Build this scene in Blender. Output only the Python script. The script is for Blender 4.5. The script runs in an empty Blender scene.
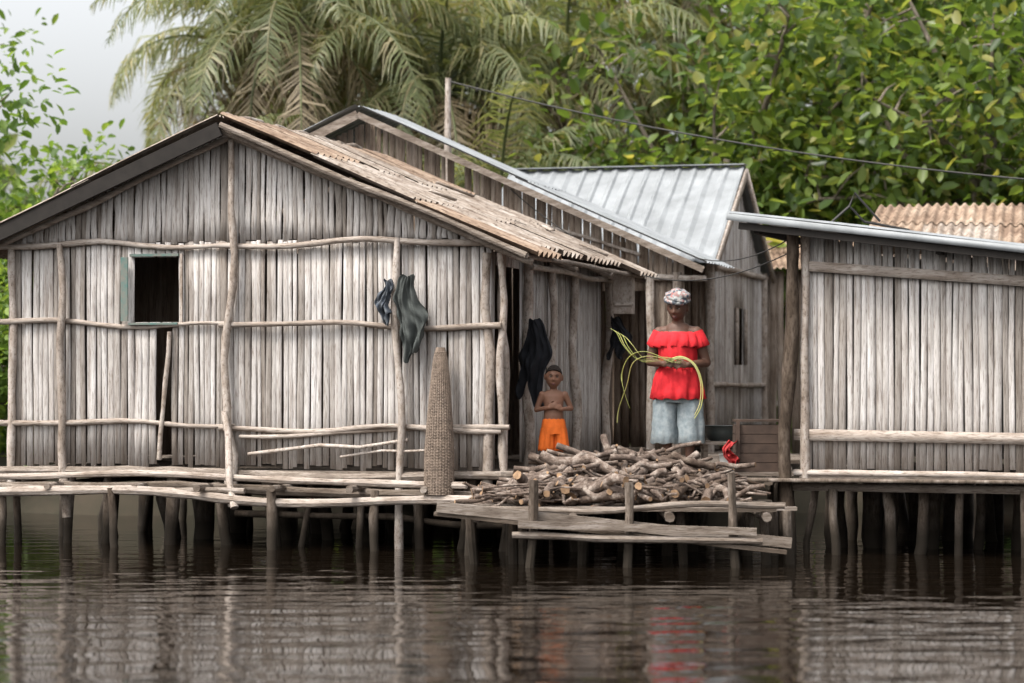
import bpy, math, random
import numpy as np
from mathutils import Vector, Matrix, noise
random.seed(7); np.random.seed(7)
R=random.random
def U(a,b): return random.uniform(a,b)
sc=bpy.context.scene
col=sc.collection
V=Vector
# ---------------------------------------------------------------- materials
def newmat(name):
    m=bpy.data.materials.new(name); m.use_nodes=True
    nt=m.node_tree; b=nt.nodes['Principled BSDF']; return m,nt,b
def ramp(nt,fac,stops):
    r=nt.nodes.new('ShaderNodeValToRGB'); e=r.color_ramp.elements
    e[0].position=stops[0][0]; e[0].color=(*stops[0][1],1)
    e[1].position=stops[-1][0]; e[1].color=(*stops[-1][1],1)
    for p,c in stops[1:-1]:
        x=e.new(p); x.color=(*c,1)
    nt.links.new(fac,r.inputs[0]); return r.outputs[0]
def noise_n(nt,scale=(1,1,1),s=1.0,detail=4,rough=.6,off=0):
    tc=nt.nodes.new('ShaderNodeTexCoord'); mp=nt.nodes.new('ShaderNodeMapping')
    mp.inputs['Scale'].default_value=scale; mp.inputs['Location'].default_value=(off,off*1.3,off*.7)
    nt.links.new(tc.outputs['Object'],mp.inputs[0])
    n=nt.nodes.new('ShaderNodeTexNoise'); n.inputs['Scale'].default_value=s
    n.inputs['Detail'].default_value=detail; n.inputs['Roughness'].default_value=rough
    nt.links.new(mp.outputs[0],n.inputs['Vector']); return n.outputs['Fac']
def mixc(nt,f,a,b,mode='MIX'):
    m=nt.nodes.new('ShaderNodeMix'); m.data_type='RGBA'; m.blend_type=mode
    if isinstance(f,(int,float)): m.inputs[0].default_value=f
    else: nt.links.new(f,m.inputs[0])
    for s,i in ((a,6),(b,7)):
        if isinstance(s,tuple): m.inputs[i].default_value=(*s,1)
        else: nt.links.new(s,m.inputs[i])
    return m.outputs[2]
def bump(nt,b,h,st,dist=.01):
    n=nt.nodes.new('ShaderNodeBump'); n.inputs['Strength'].default_value=st; n.inputs['Distance'].default_value=dist
    nt.links.new(h,n.inputs['Height']); nt.links.new(n.outputs[0],b.inputs['Normal'])
def wood(name,c1,c2,c3,scale=(22,22,1.6),rough=.9,isl=.5,wet=False,bs=.6,foot=0):
    m,nt,b=newmat(name)
    f=noise_n(nt,scale,1,5,.65)
    c=ramp(nt,f,[(.28,c1),(.5,c2),(.72,c3)])
    f2=noise_n(nt,tuple(x*4.5 for x in scale),1,3,.7,off=9)
    c=mixc(nt,1.0,c,ramp(nt,f2,[(.34,(.5,.46,.43)),(.47,(.94,.94,.94)),(.7,(1.08,1.08,1.08))]),'MULTIPLY')
    big=noise_n(nt,(1.7,1.7,1.1),1,3,.6,off=5)
    dk=tuple(x*.6 for x in c1)
    c=mixc(nt,ramp(nt,big,[(.5,(0,0,0)),(.78,(.55,.55,.55))]),c,dk)
    g=nt.nodes.new('ShaderNodeNewGeometry')
    v=ramp(nt,g.outputs['Random Per Island'],[(0,(1-isl,1-isl*1.08,1-isl*1.16)),(.3,(.93,.91,.89)),(1,(1.12,1.12,1.12))])
    c=mixc(nt,1.0,c,v,'MULTIPLY')
    if wet or foot:
        tc=nt.nodes.new('ShaderNodeSeparateXYZ'); nt.links.new(g.outputs['Position'],tc.inputs[0])
        mr=nt.nodes.new('ShaderNodeMapRange')
        if wet: mr.inputs[1].default_value=.16; mr.inputs[2].default_value=.42; dc=(.028,.022,.016)
        else: mr.inputs[1].default_value=.55; mr.inputs[2].default_value=1.2; mr.inputs[3].default_value=.6; dc=(.2,.155,.12)
        nt.links.new(tc.outputs[2],mr.inputs[0])
        c=mixc(nt,mr.outputs[0],dc,c)
    nt.links.new(c,b.inputs['Base Color']); b.inputs['Roughness'].default_value=rough
    b.inputs['Specular IOR Level'].default_value=.2
    bump(nt,b,f2,bs,.008); return m
def plain(name,c,rough=.8,var=.25,s=8,c2=None,bs=.2,scale=(1,1,1),spec=.3):
    m,nt,b=newmat(name); f=noise_n(nt,scale,s,5,.6)
    cc=c2 or tuple(x*(1-var) for x in c)
    nt.links.new(ramp(nt,f,[(.3,cc),(.7,c)]),b.inputs['Base Color'])
    b.inputs['Roughness'].default_value=rough; b.inputs['Specular IOR Level'].default_value=spec
    bump(nt,b,f,bs,.01); return m
def leafmat(name,stops,tr=.45,rough=.45):
    m,nt,b=newmat(name); g=nt.nodes.new('ShaderNodeNewGeometry')
    c=ramp(nt,g.outputs['Random Per Island'],stops)
    f=noise_n(nt,(1,1,1),.7,2,.5)
    c=mixc(nt,1.0,c,ramp(nt,f,[(.3,(.6,.65,.6)),(.7,(1.2,1.15,1.0))]),'MULTIPLY')
    nt.links.new(c,b.inputs['Base Color']); b.inputs['Roughness'].default_value=rough
    b.inputs['Specular IOR Level'].default_value=.4
    t=nt.nodes.new('ShaderNodeBsdfTranslucent')
    c2=mixc(nt,1.0,c,(1.7,1.6,.8),'MULTIPLY'); nt.links.new(c2,t.inputs[0])
    mx=nt.nodes.new('ShaderNodeMixShader'); mx.inputs[0].default_value=tr
    nt.links.new(b.outputs[0],mx.inputs[1]); nt.links.new(t.outputs[0],mx.inputs[2])
    nt.links.new(mx.outputs[0],nt.nodes['Material Output'].inputs[0]); return m
M={}
M['slat']=wood('slat_wood',(.27,.235,.21),(.46,.435,.415),(.58,.56,.545),isl=.52,foot=1)
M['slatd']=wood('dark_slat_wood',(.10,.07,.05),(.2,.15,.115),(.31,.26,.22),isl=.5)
M['slatm']=wood('brown_slat_wood',(.14,.10,.075),(.28,.225,.18),(.40,.345,.30),isl=.5)
M['pole']=wood('pole_wood',(.2,.155,.12),(.37,.32,.28),(.51,.465,.425),(9,9,5),isl=.4,bs=.6)
M['poleh']=wood('rail_wood',(.21,.165,.13),(.37,.32,.28),(.49,.445,.405),(3,3,20),isl=.45)
M['stilt']=wood('stilt_wood',(.055,.042,.032),(.12,.095,.075),(.26,.22,.19),(12,12,4),isl=.65,wet=True)
M['plank']=wood('plank_wood',(.11,.085,.068),(.21,.175,.145),(.33,.29,.26),(3,12,25),isl=.5)
M['bark']=wood('bark',(.045,.033,.027),(.14,.105,.085),(.36,.31,.27),(12,12,12),isl=.7,bs=1)
M['cut']=plain('cut_wood',(.38,.24,.14),.85,.6,24)
M['metal']=plain('metal_roof',(.27,.285,.295),.5,.3,3,(.165,.175,.18),spec=.4)
M['tin']=wood('weathered_tin',(.14,.10,.075),(.29,.245,.205),(.43,.395,.36),(4,4,4),rough=.75,isl=.3,bs=.1)
M['rust']=wood('rusty_tin',(.11,.07,.05),(.25,.18,.13),(.37,.30,.235),(3,3,3),rough=.8,isl=.3,bs=.1)
M['dark']=plain('eave_shade_wood',(.025,.021,.018),.85,.4)  # wood with the shade under the roof edges put into its near-black colour
M['teal']=plain('teal_paint',(.08,.16,.145),.8,.5,15,(.18,.165,.14))
M['trunk']=wood('tree_bark',(.08,.065,.05),(.17,.145,.115),(.3,.26,.22),(6,6,3),isl=.1,bs=1)
M['leafA']=leafmat('broad_leaf',[(0,(.045,.08,.025)),(.45,(.10,.16,.042)),(.85,(.19,.25,.07)),(1,(.33,.31,.12))],.5,.35)  # paler, less saturated tones put haze and highlights into the leaf colour
M['leafB']=leafmat('mangrove_leaf',[(0,(.07,.13,.035)),(.5,(.14,.235,.055)),(1,(.23,.32,.08))],.5,.4)
M['leafC']=leafmat('hazed_forest_leaf',[(0,(.09,.12,.07)),(.6,(.17,.205,.13)),(1,(.26,.29,.18))],.45,.5)  # pale grey-green puts the haze of distance into the leaf colour
M['frond']=leafmat('backlit_palm_leaf',[(0,(.10,.12,.06)),(.5,(.17,.20,.105)),(.85,(.26,.26,.16)),(1,(.36,.32,.22))],.42,.45)  # lightened tones put backlight and haze into the frond colour
M['frondd']=leafmat('dry_palm_leaf',[(0,(.13,.10,.07)),(.6,(.24,.195,.145)),(1,(.36,.30,.23))],.35,.6)
# ---------------------------------------------------------------- mesh tools
class MB:
    def __init__(s): s.v=[]; s.f=[]; s.m=[]
    def add(s,vs,fs,mat=0):
        o=len(s.v); s.v+= [tuple(x) for x in vs]
        for f in fs: s.f.append(tuple(i+o for i in f)); s.m.append(mat)
    def obj(s,name,mats,parent=None,smooth=False,inv=True):
        me=bpy.data.meshes.new(name); me.from_pydata(s.v,[],s.f)
        for m in mats: me.materials.append(m)
        me.polygons.foreach_set('material_index',s.m)
        me.polygons.foreach_set('use_smooth',[smooth]*len(s.f)); me.update()
        ob=bpy.data.objects.new(name,me); col.objects.link(ob)
        if parent:
            ob.parent=parent
            if inv: ob.matrix_parent_inverse=Matrix.Translation(-parent.location)
        return ob
def empty(name,loc=(0,0,0),rz=0):
    e=bpy.data.objects.new(name,None); e.location=loc; e.rotation_euler=(0,0,rz); e.empty_display_size=.3
    col.objects.link(e); return e
def tube(mb,pts,rad,n=8,mat=0,jit=0,cap=None,flat=1.0):
    pts=[V(p) for p in pts]; k=len(pts)
    d=(pts[-1]-pts[0]); d=d.normalized() if d.length>1e-6 else V((0,0,1))
    ref=V((0,0,1)) if abs(d.z)<.75 else V((0,1,0))
    vs=[]
    for i,p in enumerate(pts):
        t=(pts[min(i+1,k-1)]-pts[max(i-1,0)]).normalized()
        a=t.cross(ref)
        if a.length<1e-4: a=V((1,0,0))
        a.normalize(); b=a.cross(t).normalized()
        r=rad[i] if isinstance(rad,(list,tuple)) else rad
        for j in range(n):
            w=2*math.pi*j/n; q=r*(1+jit*U(-1,1))
            vs.append(p+a*math.cos(w)*q+b*math.sin(w)*q*flat)
    fs=[(i*n+j,i*n+(j+1)%n,(i+1)*n+(j+1)%n,(i+1)*n+j) for i in range(k-1) for j in range(n)]
    mb.add(vs,fs,mat)
    cm=mat if cap is None else cap
    mb.add([vs[j] for j in range(n)],[tuple(range(n))],cm) if cap is not None else mb.add(vs[:n],[tuple(range(n-1,-1,-1))],cm)
    mb.add(vs[-n:],[tuple(range(n))],cm)
def log(mb,p0,p1,r0,r1=None,wob=.02,seg=None,n=8,mat=0,cap=None,jit=.06):
    p0=V(p0);p1=V(p1); r1=r0 if r1 is None else r1
    L=(p1-p0).length; seg=seg or max(3,int(L/.22))
    ph=[U(0,6.28) for _ in range(4)]; pts=[];rad=[]
    for i in range(seg+1):
        t=i/seg; w=wob*math.sin(math.pi*t)
        p=p0.lerp(p1,t)+V((math.sin(t*5+ph[0])+.5*math.sin(t*13+ph[1]),math.sin(t*4+ph[2]),math.sin(t*6+ph[3])+.5*math.sin(t*11+ph[1])))*w
        pts.append(p); rad.append((r0+(r1-r0)*t)*(1+U(-.14,.14)))
    tube(mb,pts,rad,n,mat,jit,cap)
def box(mb,c,ex,ey,ez,mat=0):
    c=V(c);ex=V(ex);ey=V(ey);ez=V(ez)
    vs=[c+ex*a+ey*b+ez*d for d in(-1,1) for b in(-1,1) for a in(-1,1)]
    mb.add(vs,[(0,2,3,1),(4,5,7,6),(0,1,5,4),(2,6,7,3),(0,4,6,2),(1,3,7,5)],mat)
def plank(mb,p0,p1,w,t,up=(0,0,1),mat=0,roll=0):
    p0=V(p0);p1=V(p1); d=(p1-p0); up=V(up)
    s=d.cross(up).normalized(); u=s.cross(d).normalized()
    if roll: q=Matrix.Rotation(roll,3,d.normalized()); s=q@s; u=q@u
    box(mb,(p0+p1)/2,d/2,s*w/2,u*t/2,mat)
class Frame:
    def __init__(s,O,ang,rightward=True):
        s.O=V((O[0],O[1],0)); s.u=V((math.cos(ang),math.sin(ang),0)); s.n=V((s.u.y,-s.u.x,0))
    def __call__(s,u,n,z): return s.O+s.u*u+s.n*n+V((0,0,z))
def slat(mb,F,u,w,z0,z1,n0=0,mat=0,wob=.006):
    seg=4; vs=[]; ph=U(0,6.28); lean=U(-.008,.008); th=w*U(.12,.26); dn=U(-.006,.006); tl=U(-.08,.08)
    for i in range(seg+1):
        t=i/seg; z=z0+(z1-z0)*t; uc=u+math.sin(ph+t*5)*wob+lean*t; ww=w*.5*(1+U(-.14,.05))
        for a,b in((-1,0),(-.88,.8),(-.3,1),(.3,1),(.88,.8),(1,0)):
            vs.append(F(uc+a*ww,n0+dn+b*th+a*w*tl,z))
    fs=[(i*6+j,i*6+j+1,(i+1)*6+j+1,(i+1)*6+j) for i in range(seg) for j in range(5)]
    fs+=[tuple(range(5,-1,-1)),tuple(range(seg*6,seg*6+6))]
    mb.add(vs,fs,mat)
def wall(mb,F,u0,u1,z0,ztop,opens=(),pitch=.066,n0=0,mat=0,zj=.02,breaks=()):
    u=u0
    while u<u1:
        w=pitch*U(.72,1.28); uc=u+w/2; u+=w*1.0
        a=z0+U(-zj,zj)*1.5; b=ztop(uc) if callable(ztop) else ztop
        iv=[(a,b)]
        for (p,q,r,s) in opens:
            if p<uc<q:
                nv=[]
                for (x,y) in iv:
                    if r>x+.03: nv.append((x,min(y,r)))
                    if s<y-.03: nv.append((max(x,s),y))
                iv=[(x,y) for x,y in nv if y-x>.03]
        for br in breaks:
            nv=[]
            for x,y in iv:
                if x+.1<br<y-.1: c=br+U(-.02,.02); nv+=[(x,c),(c+U(.002,.012),y)]
                else: nv.append((x,y))
            iv=nv
        for x,y in iv: slat(mb,F,uc+U(-.003,.003),w*1.0,x,y,n0,mat)
def corr(mb,a,b,c,d,pitch=.085,amp=.013,sw=.75,rows=2,mat=0,jit=.04,prof='sin',lift=.012,mats=None):
    a,b,c,d=map(V,(a,b,c,d)); Lr=(b-a).length; ns=max(1,round(Lr/sw))
    nrm=(b-a).cross(c-a).normalized()
    if nrm.z<0: nrm=-nrm
    for r in range(rows):
        for s in range(ns):
            s0=s/ns-.02; s1=(s+1)/ns+.03
            s0=max(s0,0); s1=min(s1,1+U(-.01,.01))
            t0=r/rows-(.04 if r else 0); t1=(r+1)/rows+U(-jit,jit)*.5
            w=(s1-s0)*Lr; nc=max(6,int(w/pitch*7)); nr=4
            lf=lift*(rows-r)+U(0,.008)+(s%2)*.004; tilt=U(-.008,.008); sh=U(-.004,.004)
            vs=[]
            for i in range(nr+1):
                t=t0+(t1-t0)*i/nr; e0=a.lerp(c,t); e1=b.lerp(d,t)
                for j in range(nc+1):
                    q=s0+(s1-s0)*j/nc+sh*t
                    x=(q*Lr)/pitch
                    if prof=='sin': h=math.sin(x*2*math.pi)*amp
                    else:
                        fr=x%1; h=amp*(1 if fr<.22 else (0 if fr>.3 and fr<.92 else .5))
                    vs.append(e0.lerp(e1,q)+nrm*(h+lf+tilt*(j/nc-.5)+.006*math.sin(3*q+7*t)))
            fs=[(i*(nc+1)+j,i*(nc+1)+j+1,(i+1)*(nc+1)+j+1,(i+1)*(nc+1)+j) for i in range(nr) for j in range(nc)]
            mb.add(vs,fs,random.choice(mats) if mats else mat)
def npmesh(name,Vt,faces,mat,parent=None,inv=True):
    N,k,_=Vt.shape; nf=len(faces); F=np.array(faces)
    idx=(F[None]+ (np.arange(N)*k)[:,None,None]).reshape(-1)
    me=bpy.data.meshes.new(name); me.vertices.add(N*k); me.vertices.foreach_set('co',Vt.reshape(-1).astype(np.float32))
    me.loops.add(len(idx)); me.loops.foreach_set('vertex_index',idx.astype(np.int32))
    me.polygons.add(N*nf); me.polygons.foreach_set('loop_start',(np.arange(N*nf)*4).astype(np.int32))
    me.materials.append(mat); me.update(calc_edges=True); me.validate()
    ob=bpy.data.objects.new(name,me); col.objects.link(ob)
    if parent: 
        ob.parent=parent
        if inv: ob.matrix_parent_inverse=Matrix.Translation(-parent.location)
    return ob
def leaves(C,D,L,W):
    N=len(C); D=D/np.linalg.norm(D,axis=1,keepdims=True)
    up=np.array([0,0,1.0]); S2=np.cross(D,up[None]+.55*np.random.normal(size=(N,3))); S=S2/(np.linalg.norm(S2,axis=1,keepdims=True)+1e-6)
    Nn=np.cross(S,D); L=L[:,None]; W=W[:,None]
    out=np.zeros((N,6,3))
    out[:,0]=C; out[:,1]=C+D*L*.35+S*W*.42+Nn*W*.12; out[:,2]=C+D*L*.72+S*W*.46+Nn*W*.1-Nn*L*.05
    out[:,3]=C+D*L-Nn*L*.12; out[:,4]=C+D*L*.72-S*W*.46+Nn*W*.1-Nn*L*.05; out[:,5]=C+D*L*.35-S*W*.42+Nn*W*.12
    return out
LF=[(0,1,2,3),(3,4,5,0)]
# ---------------------------------------------------------------- water & ground
def axis(lo,hi,step,far):
    a=list(np.arange(lo,hi,step)); x=hi; s=step
    while x<far: a.append(x); s*=1.25; x+=s
    a.append(far); b=[];x=lo;s=step
    while x>-far:
        s*=1.25; x-=s; b.append(x)
    return np.array(b[::-1]+a)
def grid(name,xs,ys,zf,mat):
    X,Y=np.meshgrid(xs,ys); Z=zf(X,Y); nx,ny=len(xs),len(ys)
    co=np.stack([X,Y,Z],-1).reshape(-1)
    i=np.arange((ny-1)*nx).reshape(ny-1,nx)[:,:-1].reshape(-1)
    idx=np.stack([i,i+1,i+nx+1,i+nx],-1).reshape(-1)
    me=bpy.data.meshes.new(name); me.vertices.add(nx*ny); me.vertices.foreach_set('co',co.astype(np.float32))
    me.loops.add(len(idx)); me.loops.foreach_set('vertex_index',idx.astype(np.int32))
    me.polygons.add(len(i)); me.polygons.foreach_set('loop_start',(np.arange(len(i))*4).astype(np.int32))
    me.materials.append(mat); me.update(calc_edges=True)
    me.polygons.foreach_set('use_smooth',[True]*len(i))
    ob=bpy.data.objects.new(name,me); col.objects.link(ob); return ob
m,nt,b=newmat('river_water')
b.inputs['Base Color'].default_value=(.006,.004,.0025,1); b.inputs['Roughness'].default_value=.02; b.inputs['IOR'].default_value=1.33
b.inputs['Specular IOR Level'].default_value=.30
f=noise_n(nt,(5,11,1),1,3,.5); bump(nt,b,f,.08,.02); M['water']=m
waves=[]
for i in range(44):
    lam=.14*(10**R()); th=math.pi/2+random.gauss(0,.36); waves.append((2*math.pi/lam*math.cos(th),2*math.pi/lam*math.sin(th),U(0,6.28),lam*.00125*U(.4,1.2)*(1.25 if lam<.35 else .9)))
def wz(X,Y):
    Z=np.zeros_like(X); fade=np.exp(-np.maximum(0,np.abs(X)-9)/4)*np.exp(-np.maximum(0,np.abs(Y+3)-13)/4)
    near=np.clip((-1.0-Y)/7,0,1)
    mod=.6+.55*np.sin(X*.35+1.1*np.sin(Y*.5))*np.sin(Y*.9+X*.15+1)
    for kx,ky,p,a in waves: Z+=a*np.sin(kx*X+ky*Y+p+.8*np.sin(X*.7+Y*.3+p))
    return Z*fade*(.5+.45*mod)*(.42+.95*near)
grid('water',axis(-7,7,.05,300),axis(-13,4,.026,300),wz,M['water'])
def gz(X,Y):
    t=np.clip((Y-5.9-.4*np.sin(X*.6)-.25*np.sin(X*1.7))/1.8,0,1); t=t*t*(3-2*t)  # bank raised beneath the houses to block light from behind
    back=np.clip((np.abs(X)-4.8)/2,0,1)*(Y<11)*.35
    return -1.1+t*(1.68-back)+.05*np.sin(X*1.3)*np.sin(Y*1.1)*t
M['ground']=plain('ground_mud',(.045,.035,.024),.95,.5,2,(.02,.02,.012))
grid('ground',axis(-20,20,.5,320),axis(-5,40,.4,320),gz,M['ground'])
# ---------------------------------------------------------------- houses
A15=math.radians(15); cu=math.cos(A15); su=math.sin(A15)
def stilts(mb,F,us,ns,z1,r=.06,mat=0,bot=-1.0,lean=.04):
    for u in us:
        for n in ns:
            rr=r*U(.5,1.2); log(mb,F(u+U(-.22,.22),n+U(-.15,.15),bot),F(u+U(-.06,.06),n+U(-.05,.05),z1),rr*1.1,rr,lean*.7,6,8,mat)
FL=.73
HA=empty('stilt_house',(-2.5,2.5,FL))
FA=Frame((-.2,0),0); FA.u=V((-cu,su,0)); FA.n=V((-su,-cu,0))
FS=Frame((-.2,0),0); FS.u=V((su,cu,0)); FS.n=V((cu,-su,0))
LA=4.5
roofA=lambda u: 3.9-.43*abs(u-2.5)
mb=MB()
wall(mb,FA,0,4.75,.74,lambda u:roofA(u)-.04,[(3.02,3.5,2.09,2.70),(3.1,3.27,.7,2.05)],breaks=(2.83,),pitch=.057)
wall(mb,FS,0.02,LA,.74,lambda u:2.72,[(.22,1.12,.5,2.6)],n0=-.02,pitch=.07)
mb.obj('front_wall_slats',[M['slat']],HA,True)
mb=MB()
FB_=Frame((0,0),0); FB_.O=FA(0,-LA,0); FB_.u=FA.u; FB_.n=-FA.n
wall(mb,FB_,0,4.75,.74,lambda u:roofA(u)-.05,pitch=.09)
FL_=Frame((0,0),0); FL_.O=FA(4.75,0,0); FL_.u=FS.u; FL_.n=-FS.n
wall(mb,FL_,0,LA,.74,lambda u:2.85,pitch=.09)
plank(mb,FA(2.0,-1.6,1.8),FA(4.6,-1.6,1.8),.03,2.0)  # dark sheet added inside so the window opening reads dark
mb.obj('rear_walls_and_dark_sheet',[M['slatd']],HA,True)
mb=MB()
for z0,z1,r in((2.82,2.80,.030),(2.1,2.04,.026),(1.14,1.08,.028)):
    log(mb,FA(4.95,.05,z0),FA(2.45,.055,(z0+z1)/2+U(-.02,.02)),r,r*.7,.03,mat=1)
    log(mb,FA(2.6,.06,(z0+z1)/2-.01),FA(-.12,.05,z1),r*.9,r,.03,mat=1)
log(mb,FA(2.4,.06,1.02),FA(-.2,.06,1.12),.018,.024,.03,mat=1)
log(mb,FA(2.3,.10,.86),FA(.75,.10,1.0),.018,.018,.03,mat=0)
log(mb,FA(1.4,.10,.84),FA(.3,.10,.93),.012,.012,.03,mat=0)
log(mb,FA(2.5,.07,3.83),FA(-.25,.07,2.68),.035,.03,.012,mat=1)
log(mb,FA(2.5,.07,3.80),FA(4.95,.07,2.77),.03,.035,.02,mat=1)
log(mb,FA(4.12,.10,.25),FA(4.2,.09,2.83),.045,.03,.045)
log(mb,FA(2.42,.13,.38),FA(2.5,.11,1.1),.065,.04,.03)
log(mb,FA(2.5,.11,1.08),FA(2.47,.10,3.78),.042,.03,.045)
log(mb,FA(2.28,.50,.38),FA(2.52,.14,1.25),.038,.03,.03)
log(mb,FA(.86,.10,-.8),FA(.85,.10,2.84),.042,.028,.045)
log(mb,FA(.02,.03,.6),FA(.02,.03,2.7),.045,.038,.03)
log(mb,FA(-.13,.0,.7),FA(-.1,.0,2.7),.036,.032,.03)
log(mb,FA(3.2,.06,.8),FA(3.1,.05,2.0),.022,.02,.01)
log(mb,FA(4.72,.03,.5),FA(4.72,.03,2.8),.04,.035,.02)
for v,r in((.2,.04),(1.16,.055),(2.05,.045),(3.0,.05),(4.45,.05)):
    log(mb,FS(v,.06,.5),FS(v+U(-.05,.05),.06,2.72),r,r*.8,.03)
log(mb,FS(1.1,.1,2.62),FS(4.6,.1,2.62),.03,.03,.02,mat=1)
mb.obj('frame_poles',[M['pole'],M['poleh']],HA,True)
mb=MB()
plank(mb,FA(2.99,.03,2.06),FA(2.99,.03,2.73),.025,.02,up=FA.n,mat=1)
plank(mb,FA(3.015,.05,2.075),FA(3.505,.05,2.075),.05,.02); plank(mb,FA(3.015,.03,2.72),FA(3.505,.03,2.72),.03,.025)
plank(mb,FA(3.54,.08,2.1),FA(3.54,.08,2.7),.07,.02,up=FA.n)
mb.obj('window_frame',[M['teal'],M['pole']],HA)
mb=MB()
Z0=3.96
rid0=FA(2.5,.34,Z0); rid1=FA(2.5,-LA-.2,Z0)
corr(mb,rid0,rid1,FA(-.5,.34,Z0-.43*3.0),FA(-.5,-LA-.2,Z0-.43*3.0),jit=.12,rows=3,amp=.028,pitch=.17,sw=.9,mats=(0,0,2))
corr(mb,rid0,rid1,FA(5.3,.34,Z0-.43*2.8),FA(5.3,-LA-.2,Z0-.43*2.8),jit=.05,rows=2,mat=0,amp=.014)
for k in range(7):
    v=-.2-k*.62; log(mb,FA(2.5+U(-.05,.05),v+.3,Z0+.05),FA(2.5+U(-.05,.05),v-.5,Z0+.05),.03,.03,.02,mat=0)
for k in range(4):
    u=U(-.3,2.0); v=-U(.3,4.0); z=Z0-.43*(2.5-u)+.08; du=U(.1,.4)
    p=FA(u,v,z); q=FA(u-du,v+U(-.4,.4),z-.43*du); plank(mb,p,q,.06,.018,mat=1)
mb.obj('roof_sheets',[M['tin'],M['poleh'],M['rust']],HA,True)
mb=MB()
plank(mb,FA(2.5,.3,3.86),FA(5.3,.3,2.68),.05,.13,mat=0)  # dark board stands for the purlin and the shade below the sheets
log(mb,FA(2.5,.3,3.90),FA(-.42,.3,2.66),.03,.028,.01,mat=1)
for v in(.2,-1.5,-3,-4.6):
    log(mb,FA(2.5,v,3.85),FA(-.45,v,2.6),.035,.03,.01,mat=1); log(mb,FA(2.5,v,3.85),FA(5.2,v,2.7),.035,.03,.01,mat=1)
for t in(.15,.5,.85,.99):
    u=2.5-t*2.95; log(mb,FA(u,.3,Z0-.43*(2.5-u)-.05),FA(u,-LA-.1,Z0-.43*(2.5-u)-.05),.022,.022,.01,mat=1)
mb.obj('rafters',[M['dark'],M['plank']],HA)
mb=MB()
for i in range(30):
    n=.0-i*.155; plank(mb,FA(4.8,n,.69),FA(-.02,n,.69),.145,.035)
log(mb,FA(5.3,.08,.68),FA(-.25,.08,.68),.045,.04,.03,mat=1)
log(mb,FA(5.3,.36,.665),FA(.1,.42,.60),.03,.035,.04,mat=2)
log(mb,FA(5.4,.48,.50),FA(-.05,.5,.47),.045,.04,.045,mat=2)
log(mb,FA(5.4,.44,.58),FA(2.2,.46,.53),.025,.03,.04,mat=1)
log(mb,FA(5.4,.2,.55),FA(-.2,.2,.50),.05,.045,.02,mat=1)
for u in (4.9,4.1,3.3,2.6,1.9,1.1,.4): log(mb,FA(u+U(-.1,.1),.5+U(0,.12),.56),FA(u,-4.5,.58),.032,.05,.02,mat=1)
mb.obj('floor',[M['plank'],M['plank'],M['poleh']],HA)
mb=MB()
for u,n,dx,r in((4.62,.45,0,.042),(3.5,.5,-.16,.038),(1.93,.5,-.05,.045),(.95,.45,0,.042)):
    log(mb,FA(u+dx,n,-.9),FA(u,n,.55),r*1.1,r,.02,mat=1)
stilts(mb,FA,(4.7,4.1,3.75,3.1,2.6,2.2,1.75,1.2,.75,.25),(-.05,),.66,.055)
stilts(mb,FA,(4.7,4.2,3.6,3.2,2.4,2.0,1.6,.9,.4,.1),(-1.1,-2.2,-3.3,-4.4),.66,.075)
log(mb,FA(2.5,-.1,.30),FA(-.2,-.1,.22),.03,.03,.03)
mb.obj('stilts',[M['stilt'],M['stilt']],HA,True)
HB=empty('stilt_house',(0,7,FL))
FBf=Frame((-1.65,6.5),0); FBf.u=V((cu,-su,0)); FBf.n=V((-su,-cu,0))
roofB=lambda u:4.58-.452*abs(u)
mb=MB()
wall(mb,FBf,-3.8,3.62,FL,lambda u:roofB(u)-.06,[(1.02,1.16,3.62,4.05),(2.05,2.42,FL,2.5),(2.7,3.3,FL,2.55)],pitch=.07,mat=0)
mb.obj('gable_wall_slats',[M['slatm']],HB,True)
mb=MB()
Zb=4.63
corr(mb,FBf(0,.4,Zb),FBf(0,-1.5,Zb),FBf(3.98,.4,Zb-.452*3.98),FBf(3.98,-1.5,Zb-.452*3.98),jit=.02,rows=2,pitch=.16,prof='t',amp=.02)
corr(mb,FBf(0,.4,Zb),FBf(0,-1.5,Zb),FBf(-3.98,.4,Zb-.452*3.98),FBf(-3.98,-1.5,Zb-.452*3.98),jit=.02,rows=2,pitch=.16,prof='t',amp=.02)
mb.obj('roof_sheets',[M['metal']],HB)
mb=MB()
plank(mb,FBf(0,.38,Zb-.07),FBf(3.98,.38,Zb-.07-.452*3.98),.03,.07,mat=0)
plank(mb,FBf(0,.38,Zb-.07),FBf(-3.98,.38,Zb-.07-.452*3.98),.03,.10,mat=0)
log(mb,FBf(1.9,.08,2.72),FBf(3.95,.08,2.68),.04,.035,.01,mat=1)
for u in(1.95,2.45,2.68,3.32,3.62): log(mb,FBf(u,.07,.4),FBf(u,.07,2.75),.05,.045,.015,mat=1)
log(mb,FBf(1.3,.06,3.55),FBf(3.2,.06,2.95),.02,.02,.01,mat=1)
mb.obj('frame_poles',[M['plank'],M['pole']],HB)
mb=MB()
for i in range(12): plank(mb,FBf(-3.8,-i*.16,.69),FBf(3.8,-i*.16,.69),.15,.035)
stilts(mb,FBf,(-3.6,-2.4,-1.2,0,1.2,2.4,3.5),(0,-1.5),.67,.07,mat=1)
mb.obj('floor_and_stilts',[M['plank'],M['stilt']],HB)
HC=empty('stilt_house',(2,9,FL))
FC=Frame((2.88,9.0),0); FC.u=V((-cu,su,0)); FC.n=V((-su,-cu,0))
LC=3.0; slC=.62
mb=MB(); Zc=4.18
corr(mb,FC(0,0,Zc),FC(LC,0,Zc),FC(0,2.05,Zc-slC*2.05),FC(LC,2.05,Zc-slC*2.05),jit=0,rows=1,sw=1.0,pitch=.2,prof='t',amp=.025)
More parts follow.
